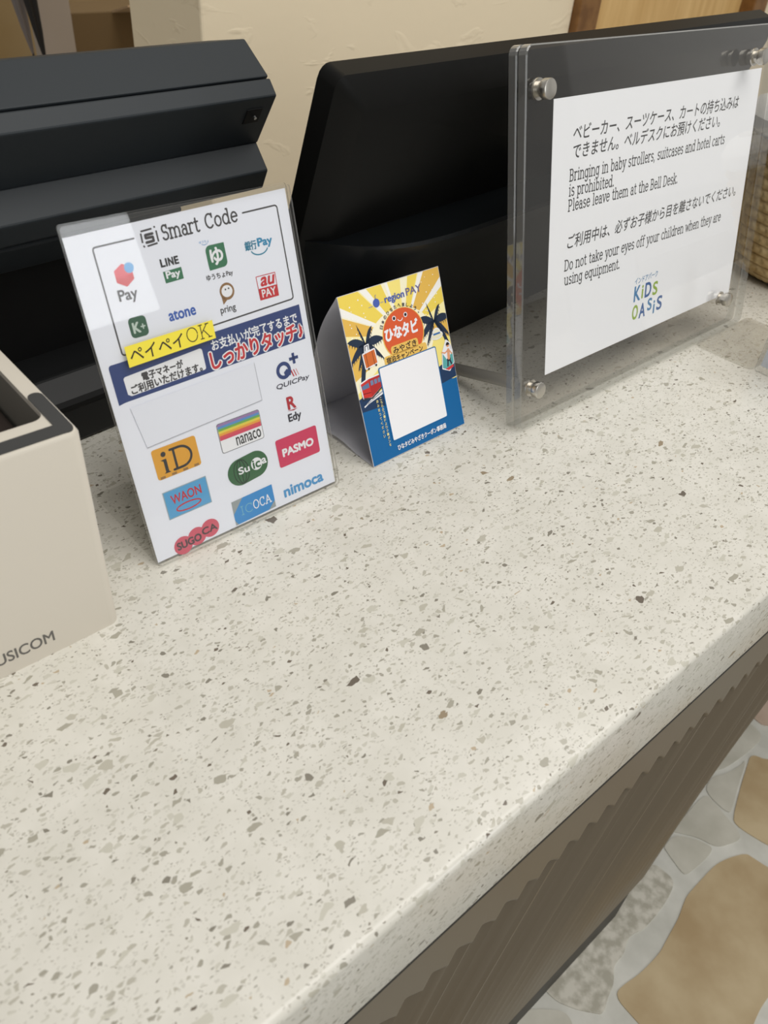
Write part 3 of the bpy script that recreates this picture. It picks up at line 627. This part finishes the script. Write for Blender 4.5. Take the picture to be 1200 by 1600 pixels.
# back leaf, bowed, and the base flap
bm = bmesh.new(); rows = []
for i in range(25):
    t = i/24; yw = .0518+ .040*t + .004*sin(pi*t) ; zw = .1197*(1-t)
    yw += .004*sin(2*pi*t)
    rows.append((yw, max(zw, .0002)))
top = rl2.transposed() @ Vector((0, .0004, CH/1000))
rows[0] = (top.y, top.z)
base = [(.0918 - (.0918-.001)*j/16, .0002+.0035*sin(pi*j/16)*(.6+.4*cos(j*.7))) for j in range(1, 17)]
for nm, ln in (('back_panel', rows), ('base_flap', [rows[-1]]+base)):
    bm = bmesh.new(); g = []
    for yw, zw in ln:
        y, z = unl2(yw, zw); g.append([bm.verts.new((x/1000, y, z)) for x in (0, CW/2, CW)])
    for a, b_ in zip(g, g[1:]):
        for i in range(2): bm.faces.new((a[i], a[i+1], b_[i+1], b_[i]))
    bmesh.ops.solidify(bm, geom=bm.faces[:], thickness=.0003)
    finish(nm, bm, cardw, tc_, smooth=True)

# ================================================================== ACRYLIC NOTICE FRAME
ax = thing('acrylic_notice_frame', 'large clear acrylic frame holding a white notice about strollers and suitcases', 'sign', (.5122, .3247, H+.0019), (-.22099, 0, 0))
acr = clear('clear_acrylic', (.985, .98, .972), .01, 1.1, .004)
acr_e = clear('acrylic_rim', (.80, .81, .79), .05, 2.6, .14)
acr_b = clear('clear_acrylic_rear', (.93, .925, .915), .01, 1.1, .004)
bm = pane('front_plate', -.041, .331, .0, .279, -.0082, -.0004, ax, acr, acr_e, .006, .0009)
bm = pane('back_plate', -.041, .331, .0, .279, .0006, .0082, ax, acr_b, acr_e, .006, .0009)
nt = Sheet(); NP = mat('notice_paper', (243, 246, 252), .6, spec=.2)
TX = ink(66, 66, 68)
nt.slabpaper(0, 309.2, 35.0, 243.6, NP, .3)
nt.step = .02
nt.text('ベビーカー、スーツケース、カートの持ち込みは', 24.6, 273.0, 213.4, 224.2, TX, .14, shear=.1)
nt.text('できません。ベルデスクにお預けください。', 25.0, 243.4, 200.6, 211.6, TX, .14, shear=.1)
nt.slab('Bringing in baby strollers, suitcases and hotel carts', 22.6, 256.6, 185.4, 5.9, TX, .86)
nt.slab('is prohibited.', 22.6, 82.4, 174.6, 5.9, TX, .86, slope=-.02)
nt.slab('Please leave them at the Bell Desk.', 22.6, 181.0, 163.4, 5.9, TX, .86, slope=-.01)
nt.text('ご利用中は、必ずお子様から目を離さないでください。', 23.2, 292.0, 134.2, 145.0, TX, .14, shear=.1)
nt.slab('Do not take your eyes off your children when they are', 21.0, 269.2, 117.6, 5.9, TX, .86, slope=-.012)
nt.slab('using equipment.', 21.6, 100.0, 106.0, 5.9, TX, .86, slope=-.03)
LB, LG, LD = ink(70,130,180), ink(150,180,70), ink(60,100,160)
nt.text('インドアパーク', 126.6, 163.6, 83.2, 88.6, LB, .1)
for ch, xa_, xb_, y0_, y1_, c_ in (('K',127.2,136.8,67.4,81,LB),('i',139.6,141.4,68,79.6,LG),('D',145,154.6,67.4,80.4,LD),('S',158,165.6,66.4,78.4,LG),
                              ('O',126.6,135.2,50.4,63.4,LG),('A',138,147.6,49.6,62.6,LD),('S',151.4,158.2,53.4,64.4,LB),('i',161.6,163.6,48.6,60.4,LB),('S',167.4,176,50,62.8,LD)):
    nt.text(ch, xa_, xb_, y0_, y1_, c_, .45)
q_ = nt.build('paper_notice', ax); q_['label'] = 'white paper notice in Japanese and English'
steel = mat('brushed_steel', (196, 192, 184), .28, 1.0); rodm = mat('steel_rod', (150, 147, 140), .5, .35)
unl3 = Matrix.Rotation(.22099, 3, 'X')
for (u, v), low in (((-.0285,.252),0), ((.274,.254),0), ((-.0295,.035),1), ((.2735,.038),1)):
    t = cyl_bm((u, -.0135, v), (u, -.0195, v), .0066, n=32, bv=.0008)
    cyl_bm((u, -.0082, v), (u, -.0137, v), .0050, n=28, bm=t); cyl_bm((u, -.0082, v), (u, -.0095, v), .0070, n=28, bm=t)
    sc = finish('screw', t, steel, ax, smooth=True); sc['label'] = 'round steel standoff screw'
    if low:
        e = unl3 @ Vector((0, .105, .0045)); t = cyl_bm((u, .0082, v), (u+.008, e.y, e.z), .0052, n=20, bv=.0008)
        r = finish('support_rod', t, rodm, ax, smooth=True); r['label'] = 'steel rod propping the frame from behind'

# ================================================================== WHITE BOX
wb = thing('device_box', 'white plastic open-topped box with dark grey corner strip at left', 'box', (.0, .3275, H))
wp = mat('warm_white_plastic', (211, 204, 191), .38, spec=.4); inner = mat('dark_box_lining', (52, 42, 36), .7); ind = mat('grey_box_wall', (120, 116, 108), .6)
strip = mat('dark_grey_rubber', (62, 62, 62), .55)
BX0, BX1, BD, BZ = -.20, .1158, .160, .137
# shell: solid block with a rounded opening cut down from the top
outer = rrect(BX0, BX1, 0, BD, .006, 6); op = rrect(BX0+.014, .1062, .0200, BD-.014, .006, 6)
bm = bmesh.new()
def ring(pts, z): return [bm.verts.new((p[0], p[1], z)) for p in pts]
n_ = len(outer); rings = [ring(outer, 0)]
ins = lambda P, d: [(p[0]-d*(1 if p[0] > (BX0+BX1)/2 else -1), p[1]-d*(1 if p[1] > BD/2 else -1)) for p in P]
rings += [ring(outer, BZ-.0025), ring(ins(outer, .0008), BZ-.0008), ring(ins(outer, .0025), BZ), ring(op, BZ), ring(op, BZ-.004)]
for a, b_ in zip(rings, rings[1:]):
    for i in range(n_): bm.faces.new((a[i], a[(i+1)%n_], b_[(i+1)%n_], b_[i]))
bm.faces.new(rings[0][::-1])
finish('shell', bm, wp, wb, smooth=True)
bm = bmesh.new(); ra, rb = ring(op, BZ-.0035), ring([(p[0]*.995, p[1]) for p in op], BZ-.05)
for i in range(n_): bm.faces.new((ra[i], ra[(i+1)%n_], rb[(i+1)%n_], rb[i]))
finish('inner_wall', bm, ind, wb)
bm = box_bm(BX0+.016, .1040, .024, BD-.018, BZ-.055, BZ-.030, .002); finish('insert', bm, inner, wb)
L = [(BX0+.02, .0022), (.1100, .0022)] + arc(.1100, .0060, .0038, .0038, -90, 0, 5) + [(.1140, .0405)] + arc(.1102, .0405, .0038, .0038, 0, 180, 8) + [(.1064, .0110), (BX0+.02, .0110)]
finish('corner_strip', prism_bm(L, 'z', BZ-.001, BZ+.0007), strip, wb)
lt = Sheet(); lt.z = 2
lt.text('BUSICOM', 40.6, 77.4, 9.8, 17.6, ink(104,101,97), .14)
q_ = lt.build('lettering', wb); q_['label'] = 'dark grey capitals along the lower front'

# ================================================================== POS TERMINAL (seen from behind)
ps = thing('register_terminal', 'dark grey stepped register terminal with slotted top, behind the white box', 'register', (.1835, .513, H), (0, 0, R_(5)))
gm = mat('slate_plastic', (42, 47, 51), .5, spec=.3); noise_bump(gm, 900, .12, .0003, 2)
bk_ = mat('black_plastic', (20, 21, 22), .45, spec=.4); vblk = mat('matt_black_plastic', (10, 10, 11), .6, spec=.3)
XL, XR = -.24, .196
def prof(name, pts, xa, xb, m, bv=.0012): return finish(name, prism_bm(pts, 'x', xa, xb, bv, 2), m, ps, smooth=False)
prof('top_cover', [(.035,.2525),(.0088,.2328),(.026,.212),(.085,.215),(.080,.244)], XL, XR, gm)
prof('top_housing', [(.0080,.2318),(.0,.2215),(.024,.183),(.075,.170),(.090,.214),(.026,.2108)], XL, XR+.0005, gm)
pt_ = prism_bm([(.0046,.2128),(.0116,.2016),(.0150,.2030),(.0080,.2150)], 'x', .172, .187, .0006); finish('port_socket', pt_, vblk, ps)
finish('port_pin', cyl_bm((.181, .0088, .2072), (.181, .0070, .2058), .0012, n=12), mat('pin_metal', (180,180,180), .3, 1.0), ps)
prof('middle_tier', [(.037,.199),(.011,.1655),(.018,.150),(.075,.135),(.085,.178)], XL, XR, gm)
prof('lower_tier', [(.030,.158),(.022,.146),(.040,.124),(.090,.115),(.095,.150)], XL, .120, gm)
prof('column', [(.060,.130),(.060,.03),(.12,.03),(.12,.150)], XL, .115, vblk)
prof('base', [(.0,.0008),(.0,.031),(.024,.046),(.13,.046),(.13,.0008)], XL, .12, bk_, .002)
prof('base_seam', [(-.0006,.030),(-.0006,.0335),(.004,.0355),(.004,.030)], XL+.001, .1205, vblk, 0)

# ================================================================== MONITOR TERMINAL (seen from behind)
mo = thing('display_terminal', 'wide black touchscreen terminal seen from behind, back tilted over a bulging base', 'monitor', (.556, .479, H), (0, 0, R_(5.4)))
b1 = mat('monitor_black', (13, 13, 12), .45, spec=.16); b2 = mat('monitor_base_black', (9, 12, 14), .4, spec=.2)
up = Vector((0, -.287, .958)).normalized(); back = Vector((0, -up.z, up.y))
O = Vector((0, -.008, .149))
xl, xr_ = -.2165, .480
bm = bmesh.new()
def P3(x, s, d): return bm.verts.new(Vector((x, O.y, O.z)) + up*s + back*d)
s0, s1 = -.08, .1140
def rr(i, d, r=.008): return [P3(p[0], p[1], d) for p in rrect(xl+i, xr_-i, s0+i, s1-i, r, 4)]
rg = [rr(.004, -.020), rr(0, -.016), rr(0, 0), rr(.0165, .013, .004)]
for a, b_ in zip(rg, rg[1:]):
    for i in range(len(a)): bm.faces.new((a[i], a[(i+1)%len(a)], b_[(i+1)%len(a)], b_[i]))
bm.faces.new(rg[0][::-1]); bm.faces.new(rg[-1])
finish('screen_back', bm, b1, mo, smooth=True)
# bulging lower body
bm = bmesh.new(); K = 64; lv = []
for z, f, e in ((.1455, -.066, 0), (.143, -.068, .001), (.12, -.046, .004), (.06, -.024, .008), (.0008, .0, .012)):
    row = []
    for i in range(K+1):
        t = -1+2*i/K; t = math.copysign(1-(1-abs(t))**2.2, t)
        edge = max(-.0085, f+.008)
        row.append(bm.verts.new((.118+t*(.332-e), f+(edge-f)*abs(t)**10, z)))
    row += [bm.verts.new((.118+(.332-e), .034, z)), bm.verts.new((.118-(.332-e), .034, z))]
    lv.append(row)
for a, b_ in zip(lv, lv[1:]):
    for i in range(len(a)): bm.faces.new((a[i], a[(i+1)%len(a)], b_[(i+1)%len(a)], b_[i]))
bm.faces.new(lv[0]); bm.faces.new(lv[-1][::-1])
finish('base_body', bm, b2, mo, smooth=True)

# ================================================================== SMALL CLEAR STAND AT THE RIGHT
ss = thing('acrylic_card_stand', 'small clear acrylic stand on a rounded foot, right of the large notice frame', 'stand', (.7555, .254, H))
finish('foot', prism_bm(rrect(-.004, .105, .001, .064, .006, 5), 'z', .0004, .0030), clear('foot_acrylic', (.93,.925,.91), .02, 1.2, .06), ss)
pn = prism_bm(rrect(-.098, -.0005, .0, .115, .003, 4), 'x', .0, .0022)
pn.normal_update()
for f in pn.faces: f.material_index = 0 if abs(f.normal.x) > .9 else 1
finish('front_pane', pn, [clear('stand_pane', (.95,.95,.95), .02, 1.2, .05), acr_e], ss)
finish('back_pane', prism_bm(rrect(-.098, -.0005, .0, .115, .003, 4), 'x', .0042, .0064), clear_thin, ss)
finish('insert_card', prism_bm(rrect(-.094, -.004, .006, .112, .001, 2), 'x', .0028, .0034), mat('bluish_card', (216,222,232), .5), ss)

# ================================================================== BASKET
bs = thing('woven_basket', 'round natural woven basket with white liner on the counter at right', 'basket', (1.068, .340, H))
jute = mat('natural_jute', (196, 168, 118), .9, spec=.15); colour_noise(jute, 70, (176, 146, 98), (212, 188, 142))
bm = bmesh.new(); NA, NR, HB = 300, 132, .155; g = []
for j in range(NR+1):
    z = HB*j/NR; row = []
    rr_ = .098 + .031*math.sqrt(max(0., z/HB)) - (.012*(1-z/.02)**2 if z < .02 else 0)
    for i in range(NA):
        a = 2*pi*i/NA
        rw = z/.0118; fr_ = rw % 1; k = int(rw)
        st_ = a*32/pi + (.5 if k % 2 else 0) + .35*abs(fr_-.5)*2
        d = .0046*abs(sin(pi*fr_))**.6*(.55+.45*abs(sin(pi*st_)))
        row.append(bm.verts.new(((rr_+d)*cos(a), (rr_+d)*sin(a), z+.0003)))
    g.append(row)
for j in range(NR):
    for i in range(NA): bm.faces.new((g[j][i], g[j][(i+1)%NA], g[j+1][(i+1)%NA], g[j+1][i]))
cn = bm.verts.new((0, 0, .004))
for i in range(NA): bm.faces.new((g[0][(i+1)%NA], g[0][i], cn))
finish('basket_wall', bm, jute, bs, smooth=True)
bm = bmesh.new(); g = []
for (r, z) in ((.121, .10), (.124, .150), (.137, .158), (.138, .170), (.129, .184), (.117, .189), (.110, .184), (.112, .15), (.10, .06), (.02, .055)):
    g.append([bm.verts.new(((r+.0015*sin(7*a_)+.001*sin(13*a_+1))*cos(a_), (r+.0015*sin(7*a_))*sin(a_), z+.003*sin(3*a_))) for a_ in [2*pi*i/72 for i in range(72)]])
for a, b_ in zip(g, g[1:]):
    for i in range(72): bm.faces.new((a[i], a[(i+1)%72], b_[(i+1)%72], b_[i]))
bm.faces.new(g[-1])
finish('liner', bm, mat('white_cloth', (244, 242, 238), .8), bs, smooth=True)['label'] = 'white cloth liner rolled over the rim'

# ================================================================== THINGS IN THE STAFF ROOM BEHIND
po = box_bm(.875, .957, 2.2, 2.26, 0, 1.7, .004)
o = finish('shelf_post', po, mat('pale_grey_post', (168, 158, 150), .6)); o['label'] = 'pale grey upright post in the back room, behind the register'; o['category'] = 'post'
cb = thing('cardboard_box', 'brown cardboard box with an open flap in the back room', 'box', (1.285, 2.46, 0), (0, 0, .04))
kraft = mat('kraft_board', (112, 92, 62), .8)
finish('carton', box_bm(-.26, .26, -.08, .08, .001, .775, .004), kraft, cb)
fl_ = prism_bm([(-.080, .775), (-.170, .800), (-.172, .796), (-.081, .770)], 'x', -.14, .26, 0); finish('flap', fl_, mat('kraft_flap', (176, 150, 120), .8), cb)
dk = mat('black_canopy', (26, 24, 24), .7); gy = mat('grey_canopy', (118, 110, 108), .7)
for (xt, xb_, m_, lab) in ((.808, .822, gy, 'folded grey umbrella, tip down, beside the pale post'), (.814, .825, dk, 'folded black umbrella, tip down, beside the pale post')):
    u = thing('folded_umbrella', lab, 'umbrella', (xb_, 2.14 - (.06 if m_ is dk else 0), .026), (0, 0, 0), 'folded umbrellas by the post')
    t = bmesh.new(); gg = []
    for z, r in ((.703,.002),(.715,.004),(.76,.009),(.83,.014),(.95,.020),(1.10,.022),(1.25,.016),(1.30,.005)):
        xo = (xt-xb_)*(z-.70)/.12*1.0
        gg.append([t.verts.new((xo+r*(1+.18*cos(6*a_))*cos(a_), r*(1+.18*cos(6*a_))*sin(a_), z)) for a_ in [2*pi*i/36 for i in range(36)]])
    for a, b_ in zip(gg, gg[1:]):
        for i in range(36): t.faces.new((a[i], a[(i+1)%36], b_[(i+1)%36], b_[i]))
    t.faces.new(gg[0][::-1]); t.faces.new(gg[-1])
    finish('canopy', t, m_, u, smooth=True)
    xo = (xt-xb_)*(1.28-.70)/.12
    finish('handle', cyl_bm((xo, 0, 1.28), (xo*1.2, 0, 1.42), .006), dk, u)
    finish('tip', cyl_bm((0, 0, .66), (0, 0, .71), .002, .0025, 12), dk, u)
